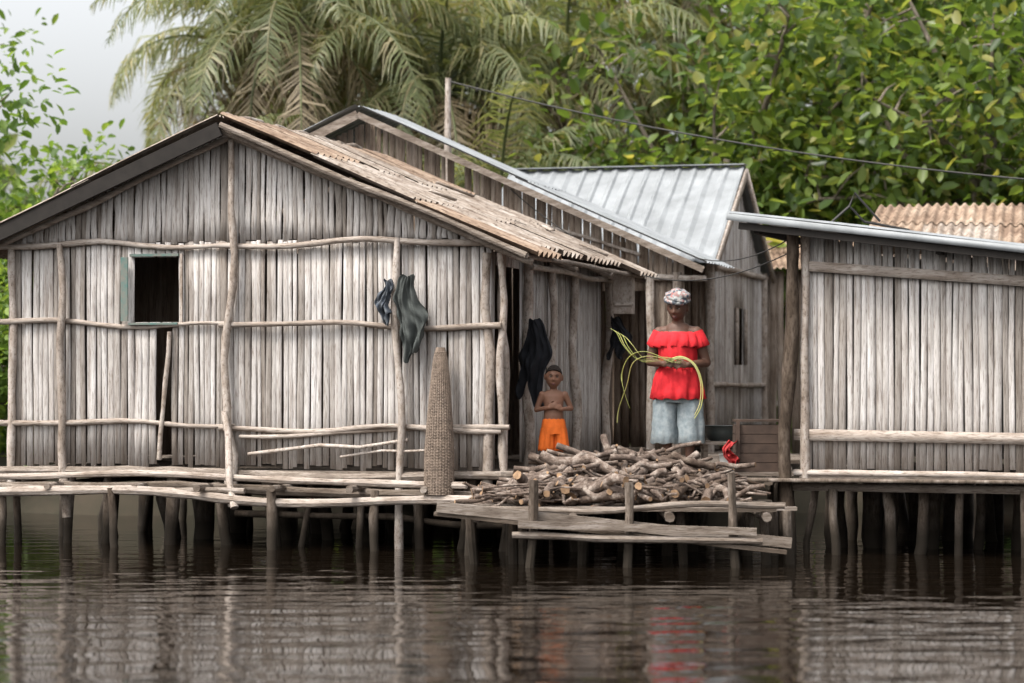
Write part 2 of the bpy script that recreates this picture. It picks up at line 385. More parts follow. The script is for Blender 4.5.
corr(mb,FC(0,0,Zc),FC(LC,0,Zc),FC(0,-2.05,Zc-slC*2.05),FC(LC,-2.05,Zc-slC*2.05),jit=0,rows=1,sw=1.0,pitch=.2,prof='t',amp=.025)
plank(mb,FC(-.01,.0,Zc+.045),FC(LC,.0,Zc+.045),.22,.012)
mb.obj('roof_sheets',[M['metal']],HC)
FCg=Frame((0,0),0); FCg.O=FC(.12,1.85,0); FCg.u=-FC.n; FCg.n=-FC.u
mb=MB()
wall(mb,FCg,0,3.7,.75,lambda u: 4.1-slC*abs(u-1.85)-.03,[(1.75,2.35,1.75,2.45)],pitch=.08)
mb.obj('gable_wall_slats',[M['slat']],HC,True)
mb=MB(); FCf=Frame((0,0),0); FCf.O=FC(.12,1.85,0); FCf.u=FC.u; FCf.n=FC.n
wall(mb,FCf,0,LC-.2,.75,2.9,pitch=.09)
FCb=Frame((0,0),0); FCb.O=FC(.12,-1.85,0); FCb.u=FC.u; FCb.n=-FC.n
wall(mb,FCb,0,LC-.2,.75,2.9,pitch=.09); plank(mb,FC(1.2,1.8,2.0),FC(1.2,-1.8,2.0),.03,2.4)  # trailing plank is a dark backing added so the gable window reads dark
mb.obj('other_walls_and_dark_backing',[M['slatd']],HC,True)
mb=MB()
log(mb,FCg(-.02,.04,.4),FCg(-.02,.04,2.95),.05,.05,.01); log(mb,FCg(3.7,.04,.4),FCg(3.7,.04,2.95),.05,.05,.01)
log(mb,FCg(-.1,.05,2.9),FCg(3.8,.05,2.9),.035,.035,.01); log(mb,FCg(0,.05,1.5),FCg(3.7,.05,1.5),.03,.03,.01)
plank(mb,FC(-.02,0,Zc-.05),FC(-.02,2.03,Zc-.05-slC*2.03),.03,.11); plank(mb,FC(-.02,0,Zc-.05),FC(-.02,-2.03,Zc-.05-slC*2.03),.03,.11)
for a,bb in(((1.75,1.75),(1.75,2.45)),((2.35,1.75),(2.35,2.45))): plank(mb,FCg(a[0],.04,a[1]),FCg(bb[0],.04,bb[1]),.05,.04,up=FCg.n)
mb.obj('frame_poles',[M['pole']],HC,True)
mb=MB()
for i in range(23): plank(mb,FC(0,1.85-i*.16,.69),FC(LC,1.85-i*.16,.69),.15,.035)
stilts(mb,FC,(.1,1,2,2.9),(1.8,.6,-.6,-1.8),.67,.07,mat=1)
mb.obj('floor_and_stilts',[M['plank'],M['stilt']],HC)
HD=empty('stilt_house',(4.5,1,FL))
FD=Frame((2.62,-.5),0); FD.u=V((cu,-su,0)); FD.n=V((-su,-cu,0))
roofD=lambda u:2.93-.125*u
mb=MB()
wall(mb,FD,0,4.2,.74,lambda u:roofD(u)-.08,pitch=.062)
FDs=Frame((0,0),0); FDs.O=FD(0,0,0); FDs.u=-FD.n; FDs.n=-FD.u
wall(mb,FDs,0,3.8,.74,2.88,pitch=.08)
FDb=Frame((0,0),0); FDb.O=FD(0,-3.8,0); FDb.u=FD.u; FDb.n=-FD.n
wall(mb,FDb,0,4.2,.74,lambda u:roofD(u)-.08,pitch=.09)
mb.obj('wall_slats',[M['slat']],HD,True)
mb=MB()
plank(mb,FD(0,.05,2.56),FD(4.2,.05,2.22),.03,.09,mat=1)
plank(mb,FD(-.1,.05,1.06),FD(4.2,.05,1.0),.03,.10,mat=1)
log(mb,FD(-.1,.06,.72),FD(4.2,.06,.70),.03,.03,.01,mat=1)
plank(mb,FD(-.12,.12,.60),FD(4.2,.12,.57),.05,.07,mat=1)
plank(mb,FD(-.6,.2,.66),FD(4.2,.2,.66),.22,.03,mat=2)
log(mb,FD(-.14,.12,-.9),FD(-.10,.12,2.9),.065,.055,.04,mat=2)
log(mb,FD(0.0,.05,.6),FD(0.0,.05,2.85),.04,.04,.01,mat=0)
log(mb,FD(4.2,.05,.6),FD(4.2,.05,2.3),.05,.05,.01)
mb.obj('frame_poles',[M['pole'],M['poleh'],M['stilt']],HD,True)
mb=MB()
a=FD(-.65,.35,3.0);bb=FD(-.65,-4.2,3.05);c=FD(4.6,.35,3.0-.125*5.25);d=FD(4.6,-4.2,3.05-.125*5.25)
corr(mb,a,bb,c,d,jit=.0,rows=2,pitch=.16,amp=.02,mat=0)
plank(mb,FD(-.65,.36,2.99),FD(4.6,.36,2.99-.125*5.25),.012,.06)
mb.obj('roof_sheets',[M['metal']],HD,True)
mb=MB()
plank(mb,FD(-.55,.3,2.91),FD(4.5,.3,2.91-.125*5.05),.06,.06)
for u in(-.4,1.2,2.8,4.2): plank(mb,FD(u,.28,2.9-.125*(u+.65)),FD(u,-4.1,2.95-.125*(u+.65)),.05,.06)
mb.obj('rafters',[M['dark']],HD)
mb=MB()
for i in range(25): plank(mb,FD(-.05,-i*.155,.685),FD(4.2,-i*.155,.685),.145,.035)
for u,r in((.28,.045),(1.95,.045),(3.2,.05)): log(mb,FD(u,.14,-.9),FD(u-.02,.14,.58),r*1.1,r,.02,mat=1)
stilts(mb,FD,(.1,.7,1.05,1.4,2.2,2.9,3.9),(-.1,),.66,.05,mat=1)
stilts(mb,FD,(.1,.4,.7,1.05,1.4,1.8,2.2,2.9,3.9),(-1.0,-2.3,-3.6),.66,.08,mat=1)
mb.obj('floor_and_stilts',[M['plank'],M['stilt']],HD,True)
HE=empty('stilt_house',(6,8,FL))
mb=MB(); FE=Frame((4.0,6.6),0); FE.u=V((cu,-su*.4,0)).normalized(); FE.n=V((FE.u.y,-FE.u.x,0))
corr(mb,FE(.25,-1.4,3.62),FE(3.6,-1.4,3.62),FE(0,.1,3.12),FE(3.6,.1,3.02),jit=.06,rows=2,pitch=.11,amp=.022,sw=.7,mats=(0,0,1))
corr(mb,FE(.25,-1.4,3.62),FE(3.6,-1.4,3.62),FE(0,-3,3.1),FE(3.6,-3,3.1),jit=.06,rows=2,pitch=.11,amp=.022,sw=.7)
mb.obj('roof_sheets',[M['rust'],M['tin']],HE,True)
mb=MB(); wall(mb,FE,.1,3.5,.75,3.0,pitch=.09)
FEs=Frame((0,0),0);FEs.O=FE(.1,0,0);FEs.u=-FE.n;FEs.n=-FE.u; wall(mb,FEs,0,2.8,.75,3.0,pitch=.09)
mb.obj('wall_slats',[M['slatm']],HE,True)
mb=MB()
for i in range(18): plank(mb,FE(0,-i*.16,.69),FE(3.5,-i*.16,.69),.15,.035)
stilts(mb,FE,(.1,1.2,2.4,3.5),(0,-1.4,-2.8),.67,.07,mat=1)
log(mb,FE(2.3,.0,3.1),FE(3.6,-.9,3.6),.05,.04,.02)
mb.obj('floor_and_stilts',[M['plank'],M['stilt']],HE)
HF=empty('wooden_shed',(4.4,11.5,FL))
FF=Frame((3.3,11.2),0)
mb=MB(); wall(mb,FF,0,2.2,.5,3.0,pitch=.09); mb.obj('wall_slats',[M['slatm']],HF,True)
mb=MB(); corr(mb,FF(-.2,-1.5,3.5),FF(2.4,-1.5,3.5),FF(-.2,.3,3.0),FF(2.4,.3,3.0),mat=0); mb.obj('roof_sheets',[M['rust']],HF,True)
mb=MB(); stilts(mb,FF,(0,1.1,2.2),(0,-1.4),3.0,.06); mb.obj('posts',[M['stilt']],HF)
# ---------------------------------------------------------------- deck & jetty
DK=empty('wooden_deck',(1.2,2.5,FL))
mb=MB()
y=-.25
while y<6.6:
    xl=-.2+max(0,y)*.268+.12; xr=2.55 if y<3.5 else 3.2
    plank(mb,(xl+U(-.03,.03),y,.7+U(-.006,.006)),(xr+U(-.1,.1),y-U(0,.05),.7+U(-.006,.006)),.14*U(.85,1.02),.035); y+=.15
for x in(.1,.8,1.5,2.3): log(mb,(x,-.35,.64),(x+1.0,6.5,.64),.05,.05,.01)
for x in(.0,.55,1.0,1.6,2.1,2.5):
    for yy in(-.2,1.2,2.6,4.2,5.8): log(mb,(x+U(-.1,.1)+.15*yy*.5,yy,-1),(x+.15*yy*.5,yy,.66),.07,.06,.02,mat=1)
mb.obj('planks_and_posts',[M['plank'],M['stilt']],DK)
JT=empty('wooden_jetty',(1,-1.6,.5))
mb=MB()
y=-2.15
while y<-.3:
    plank(mb,(-.45+U(-.15,.15),y,.47+U(-.01,.01)),(2.25+U(-.15,.15),y+U(-.05,.05),.46+U(-.01,.01)),.13*U(.7,1.05),.03); y+=.15
for x in(-.3,.5,1.3,2.1): log(mb,(x,-2.35,.41),(x,-.3,.42),.04,.04,.01)
plank(mb,(-.62,-2.38,.50),(2.30,-2.36,.20),.05,.085); plank(mb,(-.64,-2.30,.44),(2.25,-2.44,.13),.14,.03)
plank(mb,(.05,-2.5,.36),(2.0,-2.5,.30),.05,.06); log(mb,(.0,-2.47,.27),(2.05,-2.5,.22),.03,.03,.01,mat=0)
log(mb,(-.55,-2.28,.47),(2.25,-2.3,.50),.03,.025,.03,mat=0)
for x,dx,zt in((.16,.02,.72),(.98,-.02,.70),(1.82,-.02,.78)): log(mb,(x-dx,-2.44,-.9),(x+dx,-2.44,zt),.042,.036,.02,mat=1)
for x in(-.35,.0,.08,.6,1.4,2.1,2.3):
    log(mb,(x+U(-.1,.1),-1.9,-.9),(x,-2.0,.45),.045,.04,.02,mat=1); log(mb,(x+U(-.1,.1),-.8,-.9),(x,-.8,.45),.055,.045,.02,mat=1)
mb.obj('planks_and_posts',[M['plank'],M['stilt'],M['poleh']],JT)
# ---------------------------------------------------------------- wood pile
mb=MB()
def hp(x,y): return .50+(.36*math.exp(-((x-.85)/.55)**2)+.20*math.exp(-((x-1.55)/.45)**2))*math.exp(-((y+.95)/.75)**2)
for i in range(360):
    x=U(-.1,1.85); y=U(-1.9,-.3); z=hp(x,y); z=.5+ (z-.5)*(i/360)**.6+.02
    L=U(.3,1.0); r=random.choice([.010,.012,.014,.018,.02,.025,.03,.04]); yaw=random.choice([U(-.5,.5),U(-.9,.9),U(-.3,.3),U(.9,2.2)]); pit=U(-.34,.34) if i>60 else U(-.05,.05)
    d=V((math.cos(yaw)*math.cos(pit),math.sin(yaw)*math.cos(pit),math.sin(pit)))
    c=V((x,y,z+r)); log(mb,c-d*L/2,c+d*L/2,r,r*U(.5,1),.055,6,8,0,cap=1,jit=.14)
for p,q,r in(((.25,-1.2,.90),(1.0,-1.5,.72),.045),((.80,-1.0,1.05),(.97,-1.5,.70),.036),((.1,-1.4,.70),(.9,-1.2,.93),.03),((1.15,-1.2,.90),(1.9,-1.4,.64),.035),((.75,-1.8,.56),(1.05,-1.1,.90),.045),((1.35,-1.8,.56),(1.45,-1.2,.82),.05),((.5,-1.8,.56),(.75,-1.2,.82),.045),((1.3,-1.1,.86),(1.75,-1.3,.80),.04),((.95,-1.85,.56),(1.15,-1.3,.84),.045),((.35,-1.8,.55),(.5,-1.3,.76),.05)):
    log(mb,p,q,r,r*.8,.05,6,9,0,cap=1,jit=.14)
for i in range(40):
    y=U(-2.0,-1.2); z=.53+U(0,.1); x=U(-.35,.2); log(mb,(x,y,z),(x+U(.4,.9),y+U(-.2,.2),z+U(-.02,.07)),.012,.008,.02,4,6,0,cap=1)
mb.obj('firewood_pile',[M['bark'],M['cut']],None,True)
# ---------------------------------------------------------------- foliage
def palm(name,base,h,nf,Lf,seed,dry=.2,lean=(0,0)):
    random.seed(seed); np.random.seed(seed)
    E=empty(name,base); b=V(base); top=b+V((lean[0],lean[1],h))
    mb=MB(); pts=[b.lerp(top,t)+V((math.sin(t*3)*.15,0,0)) for t in [i/8 for i in range(9)]]
    tube(mb,pts,[.2-.07*i/8 for i in range(9)],10,0,.06); top=pts[-1]
    G=[];Dd=[]
    for i in range(nf):
        az=i*2.399+U(-.2,.2); k=i/nf; el=math.radians(80-115*k+U(-8,8)); L=Lf*U(.8,1.1)
        isd=k>1-dry; p=top.copy(); seg=16; rp=[p.copy()]; bend=U(.07,.12)
        for s in range(seg):
            p=p+V((math.cos(az)*math.cos(el),math.sin(az)*math.cos(el),math.sin(el)))*L/seg; rp.append(p.copy()); el=max(el-bend*(1+s*.06),-1.45)
        tube(mb,rp,[.035*(1-j/(seg+2)) for j in range(seg+1)],5,1)
        nl=52
        for j in range(nl):
            t=.12+.88*j/nl; fi=t*seg; a=int(min(fi,seg-1)); q=rp[a].lerp(rp[a+1],fi-a); tg=(rp[a+1]-rp[a]).normalized()
            sd=tg.cross(V((0,0,1))); sd=sd.normalized() if sd.length>.05 else V((math.sin(az),-math.cos(az),0))
            ll=.85*Lf/3.5*math.sin(math.pi*min(1,.12+t*.88))**.6*U(.7,1.15)
            for s in(-1,1):
                dr=(sd*s*.8+tg*U(.3,.75)+V((0,0,U(-.6,.15)))).normalized(); d2=(dr+V((U(-.2,.2),U(-.2,.2),-U(.6,1.7)))).normalized()
                w=tg*.017
                m1=q+dr*ll*.5; e=m1+d2*ll*.55
                (Dd if isd else G).append([q-w,q+w,m1-w*.9,m1+w*.9,e-w*.15,e+w*.15])
    mb.obj('trunk',[M['trunk'],M['frond']],E,True)
    FQ=[(0,1,3,2),(2,3,5,4)]
    npmesh('fronds',np.array([[tuple(x) for x in l] for l in G]),FQ,M['frond'],E)
    if Dd: npmesh('dry_fronds',np.array([[tuple(x) for x in l] for l in Dd]),FQ,M['frondd'],E)
def tree(name,base,h,cr,seed,lmat,nclump=130,nleaf=80,ls=.2,low=.35,sig=.33):
    random.seed(seed); np.random.seed(seed)
    E=empty(name,base); b=V(base); mb=MB(); top=b+V((U(-.5,.5),U(-.5,.5),h*.62))
    pts=[b.lerp(top,i/6)+V((U(-.1,.1),U(-.1,.1),0)) for i in range(7)]
    tube(mb,pts,[.2*h/8*(1-.55*i/6) for i in range(7)],9,0,.06)
    tips=[]
    nl=max(8,nclump//9)
    for i in range(nl):
        t=low+(1-low)*R(); st=pts[min(6,int(t*6))]
        az=i*2.399+U(-.3,.3); zz=h*(.25+.72*(i+.5)/nl); rr=cr*math.sqrt(max(.1,1-((zz/h-.6)/.5)**2))*U(.6,1.05)
        en=b+V((math.cos(az)*rr,math.sin(az)*rr,zz)); md=st.lerp(en,.5)+V((U(-.2,.2),U(-.2,.2),U(0,.4)))
        tube(mb,[st,st.lerp(md,.5)+V((0,0,.1)),md,md.lerp(en,.5),en],[.07,.055,.045,.03,.015],6,0,.05)
        for k in range(9):
            q=md.lerp(en,U(0,1.05)) if k<6 else st.lerp(md,U(.3,1)); tp=q+V((U(-1,1),U(-1,1),U(-.6,.9)))*cr*.33
            tube(mb,[q,q.lerp(tp,.5)+V((0,0,.06)),tp],[.022,.015,.006],5,0); tips.append(tuple(tp))
    T=np.array(tips); n=len(T)*nleaf
    C=np.repeat(T,nleaf,0); off=np.random.normal(size=(n,3))*np.array([sig,sig,sig*.75]); C=C+off
    D=off/sig*.6+np.random.normal(size=(n,3))*.6+np.array([0,0,-.15])
    L=ls*np.random.uniform(.6,1.25,n); W=L*np.random.uniform(.42,.6,n)
    mb.obj('trunk_and_limbs',[M['trunk']],E,True)
    npmesh('leaves',leaves(C,D,L,W),LF,lmat,E)
palm('palm_tree',(-4.3,17,.3),6.2,30,3.3,11,.3,(.3,0))
palm('palm_tree',(-3.0,15.5,.3),6.6,32,3.4,12,.35,(-.2,0))
palm('palm_tree',(-1.4,16,.3),5.6,32,3.3,13,.35,(.3,0))
palm('palm_tree',(.6,17.5,.3),6.0,30,3.4,14,.35,(.2,0))
palm('palm_tree',(-2.0,20,.3),8.6,30,3.8,15,.35,(.3,0))
palm('palm_tree',(-5.0,14,.3),3.4,24,2.8,16,.2,(.3,0))
palm('palm_tree',(2.6,20,.3),8.0,28,3.8,17,.3,(.3,0))
palm('palm_tree',(-.2,22,.3),9.0,28,3.8,19,.3,(.3,0))
palm('palm_tree',(-.4,14.2,.3),3.6,26,3.0,20,.4,(.2,0))
tree('broadleaf_tree',(3.4,14.5,.3),7.2,2.3,21,M['leafA'],110,44,.25)
tree('broadleaf_tree',(6.3,14.2,.3),7.6,2.5,22,M['leafA'],120,44,.25)
tree('broadleaf_tree',(9.0,15.5,.3),8.5,2.8,23,M['leafA'],110,44,.26)
tree('broadleaf_tree',(4.9,18,.3),10.5,3.0,24,M['leafA'],130,44,.27)
tree('broadleaf_tree',(8.0,19,.3),11,3.2,25,M['leafA'],130,44,.27)
tree('broadleaf_tree',(1.4,14.8,.3),4.8,1.9,26,M['leafA'],80,44,.23)
tree('mangrove_tree',(-7.4,11,.2),4.9,1.7,27,M['leafB'],100,60,.18)
tree('mangrove_tree',(-6.3,8.2,.0),3.4,1.1,28,M['leafB'],60,60,.15)
tree('mangrove_tree',(-9.6,13,.2),7.8,2.2,29,M['leafB'],110,60,.18)
tree('mangrove_tree',(-6.0,14,.2),4.4,1.5,30,M['leafB'],80,60,.17)
np.random.seed(5)
def forest(name,n,x0,x1,y0,y1,hfun,ls,mat,zmin=.3):
    X=np.random.uniform(x0,x1,n);Y=np.random.uniform(y0,y1,n); H=hfun(X,Y)
    Z=zmin+(H-zmin)*np.random.uniform(0,1,n)**.8
    cl=np.sin(X*1.7+Z*.9)+np.sin(Y*1.3+Z*1.9+X)+np.sin(Z*2.3-X*.8)
    k=cl>-1.1; X,Y,Z=X[k],Y[k],Z[k]; n=len(X)
    C=np.stack([X,Y,Z],-1); D=np.random.normal(size=(n,3))+np.array([0,-.3,-.2])
    L=ls*np.random.uniform(.6,1.3,n)
    return npmesh(name,leaves(C,D,L,L*.5),LF,mat)
hb=lambda X,Y: np.where(X<-5.6,5.2+.5*np.sin(X),11.5)+1.0*np.sin(X*.9)+.6*np.sin(X*2.1+Y)
forest('forest_backdrop',38000,-26,26,27,34,hb,.6,M['leafC'])
forest('undergrowth',16000,-13,13,12.6,15,lambda X,Y:1.9+.7*np.sin(X*1.3)+.4*np.sin(X*3.1),.25,M['leafB'],.5)
# ---------------------------------------------------------------- wire supports & wires
mb=MB(); log(mb,(-.8,8.6,-.8),(-.78,8.6,5.25),.055,.04,.02); mb.obj('wire_support',[M['pole']],None,True)  # stands for a whitish dead trunk; here it carries the wire
mb=MB(); log(mb,(7.2,4.6,-.8),(7.2,4.6,3.9),.08,.06,.01); mb.obj('wire_support',[M['stilt']],None,True)
M['wire']=plain('cable_rubber',(.03,.028,.026),.6)
mb=MB()
def wire(p,q,sag,r=.010):
    p=V(p);q=V(q); tube(mb,[p.lerp(q,i/20)-V((0,0,sag*4*(i/20)*(1-i/20))) for i in range(21)],r,5)
wire((-.75,8.55,5.2),(7.2,4.6,3.6),.22)
wire((1.15,4.3,2.75),(2.6,-.55,2.75),.22,.006); wire((2.0,5.1,2.9),(2.55,-.3,2.85),.12,.006); wire((1.2,4.4,2.8),(-.2,6.3,3.9),.1,.006)
mb.obj('power_line',[M['wire']])
mb=MB(); tube(mb,[(2.9,1.8,2.9),(3.3,1.9,3.25),(3.45,1.95,3.1),(3.9,2,3.02)],.014,5); tube(mb,[(3.3,1.9,3.25),(3.35,1.9,3.38),(3.6,1.9,3.1)],.012,5)
mb.obj('bare_branch',[M['wire']])
# ---------------------------------------------------------------- small props
M['wick']=plain('wicker',(.23,.175,.135),.8,.55,25)
E=empty('fish_trap_basket',tuple(FA(.36,.42,.6)))
mb=MB(); Hh=1.32
prof=lambda t:.035+.095*min(1,(1-t)/.72)**.6
bs=FA(.36,.42,.52); tp=FA(.42,.16,.52+Hh)
for j in range(30):
    w=2*math.pi*j/30; tube(mb,[bs.lerp(tp,i/12)+V((math.cos(w),math.sin(w),0))*prof(i/12)*(1+.05*math.sin(j*3)*(i>10)) for i in range(13)],.006,4)
for i in range(95):
    t=i/97; c=bs.lerp(tp,t); r=prof(t); n=30
    tube(mb,[c+V((math.cos(2*math.pi*j/n)*(r+.004*(-1)**(j+i)),math.sin(2*math.pi*j/n)*(r+.004*(-1)**(j+i)),0)) for j in range(n+1)],.0052,4)
mb.obj('woven_ribs',[M['wick']],E)
def drape(name,top,wt,wb,h,u,n,mat,seed,lobes=2):
    random.seed(seed); mb=MB(); nx,ny=26,34; u=V(u);n=V(n);top=V(top); vs=[]
    p1,p2,p3=U(0,6),U(0,6),U(0,6)
    for side in(0,1):
        for i in range(ny+1):
            t=i/ny
            for j in range(nx+1):
                s=j/nx*2-1; w=(wt+(wb-wt)*min(1,t*2.4)**.6)*.5*(1+.16*math.sin(t*9+p3)+.08*math.sin(t*19+p1+s))
                ln=h*(.80+.15*math.sin(s*2.6+p1)+.07*math.sin(s*6+p2))
                f=.030*math.sin(s*7+p1+t*2)+.024*math.sin(s*15+p2-t*3)+.022*math.sin(t*13+s*4)+.012*math.sin(t*27-s*9)
                bulge=.055*math.sqrt(max(0,1-s*s))
                vs.append(top+u*(s*w+.035*math.sin(t*6+p2))+n*((bulge if side==0 else bulge*.1)+.02+f*(.4+t*.6)*(1 if side==0 else .3))-V((0,0,t*ln-.03*abs(s)*(1-t))))
    o=(nx+1)*(ny+1)
    fs=[]
    for k in(0,o): fs+=[(k+i*(nx+1)+j,k+i*(nx+1)+j+1,k+(i+1)*(nx+1)+j+1,k+(i+1)*(nx+1)+j) for i in range(ny) for j in range(nx)]
    for i in range(ny): fs+=[(i*(nx+1),(i+1)*(nx+1),o+(i+1)*(nx+1),o+i*(nx+1)),(i*(nx+1)+nx,o+i*(nx+1)+nx,o+(i+1)*(nx+1)+nx,(i+1)*(nx+1)+nx)]
    mb.add(vs,fs); return mb.obj(name,[mat],None,True)
M['clg']=plain('grey_green_cloth',(.075,.083,.078),.95,.5,12); M['clb']=plain('black_cloth',(.016,.017,.021),.95,.4,12); M['cld']=plain('denim_cloth',(.05,.065,.09),.9,.5,20,(.11,.115,.12))
M['clt']=plain('blue_cloth',(.05,.09,.12),.9,.4,12)
drape('hanging_shirt',FA(.72,.14,2.48),.08,.25,.80,-FA.u,FA.n,M['clg'],3)
drape('hanging_shorts',FA(.94,.14,2.44),.05,.12,.40,-FA.u,FA.n,M['cld'],4)
drape('hanging_jacket',FS(.95,.18,2.1),.12,.28,.90,V((.9,-.43,0)),V((-.43,-.9,0)),M['clb'],15)
drape('hanging_shirt',FS(4.3,.22,2.2),.08,.2,.5,V((.96,-.26,0)),V((-.26,-.96,0)),M['clb'],6)
drape('hanging_curtain',FBf(2.55,.1,2.55),.08,.12,.9,FBf.u,FBf.n,M['clt'],8)
mb=MB()
c=FS(4.2,.3,2.45); box(mb,c,(.1,-.02,0),(.02,.1,0),(0,0,.2)); box(mb,c+V((0,0,.215)),(.12,-.02,0),(.02,.12,0),(0,0,.013)); plank(mb,c+V((-.1,-.11,-.1)),c+V((.1,-.13,-.1)),.02,.03)
mb.obj('hanging_wooden_box',[M['pole']])
mb=MB(); cx,cy=2.22,-.1
for k in range(5): plank(mb,(cx-.2,cy-.16,.76+k*.085),(cx+.2,cy-.16,.76+k*.085),.02,.08); plank(mb,(cx-.2,cy+.16,.76+k*.085),(cx+.2,cy+.16,.76+k*.085),.02,.08); plank(mb,(cx-.2,cy-.16,.76+k*.085),(cx-.2,cy+.16,.76+k*.085),.02,.08);plank(mb,(cx+.2,cy-.16,.76+k*.085),(cx+.2,cy+.16,.76+k*.085),.02,.08)
plank(mb,(cx-.21,cy,1.18),(cx+.21,cy,1.18),.36,.02); plank(mb,(cx-.19,cy-.18,.72),(cx-.19,cy-.18,1.17),.03,.05,up=(0,1,0)); plank(mb,(cx+.19,cy-.18,.72),(cx+.19,cy-.18,1.17),.03,.05,up=(0,1,0))
M['crate']=plain('dark_crate_wood',(.07,.045,.033),.7,.5,10); mb.obj('wooden_crate',[M['crate']])
def bowl(name,c,r,h,mat):
    mb=MB(); n=28; prof=[(.6,0),(.75,.15),(.93,.6),(1,1),(1.06,1.02),(.97,.98),(.88,.6),(.7,.2),(.0,.12)]
    vs=[V(c)+V((math.cos(2*math.pi*j/n)*r*a,math.sin(2*math.pi*j/n)*r*a,h*z)) for a,z in prof for j in range(n)]
    fs=[(i*n+j,i*n+(j+1)%n,(i+1)*n+(j+1)%n,(i+1)*n+j) for i in range(len(prof)-1) for j in range(n)]; fs.append(tuple(range(n)))
    mb.add(vs,fs); mb.obj(name,[mat],None,True)
M['enam']=plain('dark_enamel',(.05,.06,.06),.35,.3,5); M['alu']=plain('dull_aluminium',(.35,.35,.34),.4,.4,8)
bowl('wash_basin',(1.98,.6,.98),.22,.14,M['enam']); bowl('cooking_pot',(2.0,.0,.72),.12,.15,M['alu']); bowl('cooking_pot',(1.05,1.3,.72),.11,.14,M['alu'])
mb=MB(); plank(mb,(1.75,.6,.965),(2.25,.6,.965),.4,.03)
for sx in(1.79,2.21):
    for sy in(.44,.76): plank(mb,(sx,sy,.71),(sx,sy,.95),.04,.04,up=(0,1,0))
mb.obj('low_table',[M['plank']])
M['redc']=plain('red_cloth',(.36,.03,.03),.85,.3,20)
drape('red_rag',(1.96,-.30,.98),.07,.09,.24,(1,0,0),(0,-1,0),M['redc'],9)
# ---------------------------------------------------------------- people
def seg(mb,p0,r0,p1,r1,n=14):
    p0=V(p0);p1=V(p1); tube(mb,[p0,p0.lerp(p1,.33),p0.lerp(p1,.66),p1],[r0,r0+(r1-r0)*.33,r0+(r1-r0)*.66,r1],n)
    sph(mb,p0,(r0,)*3); sph(mb,p1,(r1,)*3)
def sph(mb,c,r,n=16,m=10,rot=None,fn=None,mat=0):
    c=V(c); vs=[]
    for i in range(m+1):
        th=math.pi*i/m
        for j in range(n):
            ph=2*math.pi*j/n; d=V((math.sin(th)*math.cos(ph),math.sin(th)*math.sin(ph),math.cos(th)))
            p=V((d.x*r[0],d.y*r[1],d.z*r[2]))
            if fn: p=fn(d,p)
            if rot: p=rot@p
            vs.append(c+p)
    mb.add(vs,[(i*n+j,(i+1)*n+j,(i+1)*n+(j+1)%n,i*n+(j+1)%n) for i in range(m) for j in range(n)],mat)
def headfn(s):
    def fn(d,p):
        g=lambda x0,z0,sx,sz: math.exp(-((d.x-x0)/sx)**2-((d.z-z0)/sz)**2)
        x,y,z=p
        if d.z<.05:
            k=(.05-d.z); x*=1-.18*k**1.4
            if d.y>0: y*=1-.38*k
        if d.y<0:
            y-=s*(.022*g(0,-.2,.18,.13)+.010*g(0,-.02,.10,.2)+.010*g(0,-.50,.32,.09)+.010*g(0,-.60,.28,.08)+.010*g(0,-.9,.3,.2)+.005*g(0,.28,.6,.12))
            y+=s*(.010*(g(.36,.04,.2,.13)+g(-.36,.04,.2,.13))+.004*g(0,-.55,.3,.025))
            y-=s*.007*(g(.28,-.25,.12,.08)+g(-.28,-.25,.12,.08))
        return V((x,y,z))
    return fn
def head(mb,c,s,rot):
    fn=headfn(s); r=(.078*s,.094*s,.110*s)
    sph(mb,c,r,64,48,rot,fn)
    for q in(-1,1): sph(mb,V(c)+rot@V((q*.079*s,.01*s,-.005*s)),(.012*s,.02*s,.030*s),12,10,rot)
    def surf(dx,dz):
        dy=-math.sqrt(max(0,1-dx*dx-dz*dz)); d=V((dx,dy,dz)); return V(c)+rot@fn(d,V((dx*r[0],dy*r[1],dz*r[2])))
    return surf
def facebits(mb,surf,s,rot):
    for q in(-1,1):
        p=surf(q*.37,.05); sph(mb,p+rot@V((0,.005*s,0)),(.0125*s,.008*s,.0062*s),14,10,rot,mat=0)
        sph(mb,p+rot@V((0,-.0008*s,0)),(.0064*s,.0045*s,.0062*s),12,8,rot,mat=1)
        tube(mb,[surf(q*a,z)+rot@V((0,-.001*s,0)) for a,z in((.2,.19),(.32,.235),(.45,.23),(.55,.18))],[.0025*s,.0035*s,.003*s,.0015*s],6,mat=1)
        tube(mb,[surf(q*a,z)+rot@V((0,.000,0)) for a,z in((.2,.06),(.3,.105),(.42,.105),(.54,.06))],.0022*s,6,mat=1)
    up=[surf(x,z) for x,z in((-.27,-.545),(-.13,-.505),(0,-.52),(.13,-.505),(.27,-.545))]
    lo=[surf(x,z) for x,z in((-.25,-.56),(-.12,-.60),(0,-.615),(.12,-.60),(.25,-.56))]
    tube(mb,up,[.002*s,.0055*s,.005*s,.0055*s,.002*s],8,mat=2); tube(mb,lo,[.002*s,.006*s,.007*s,.006*s,.002*s],8,mat=2)
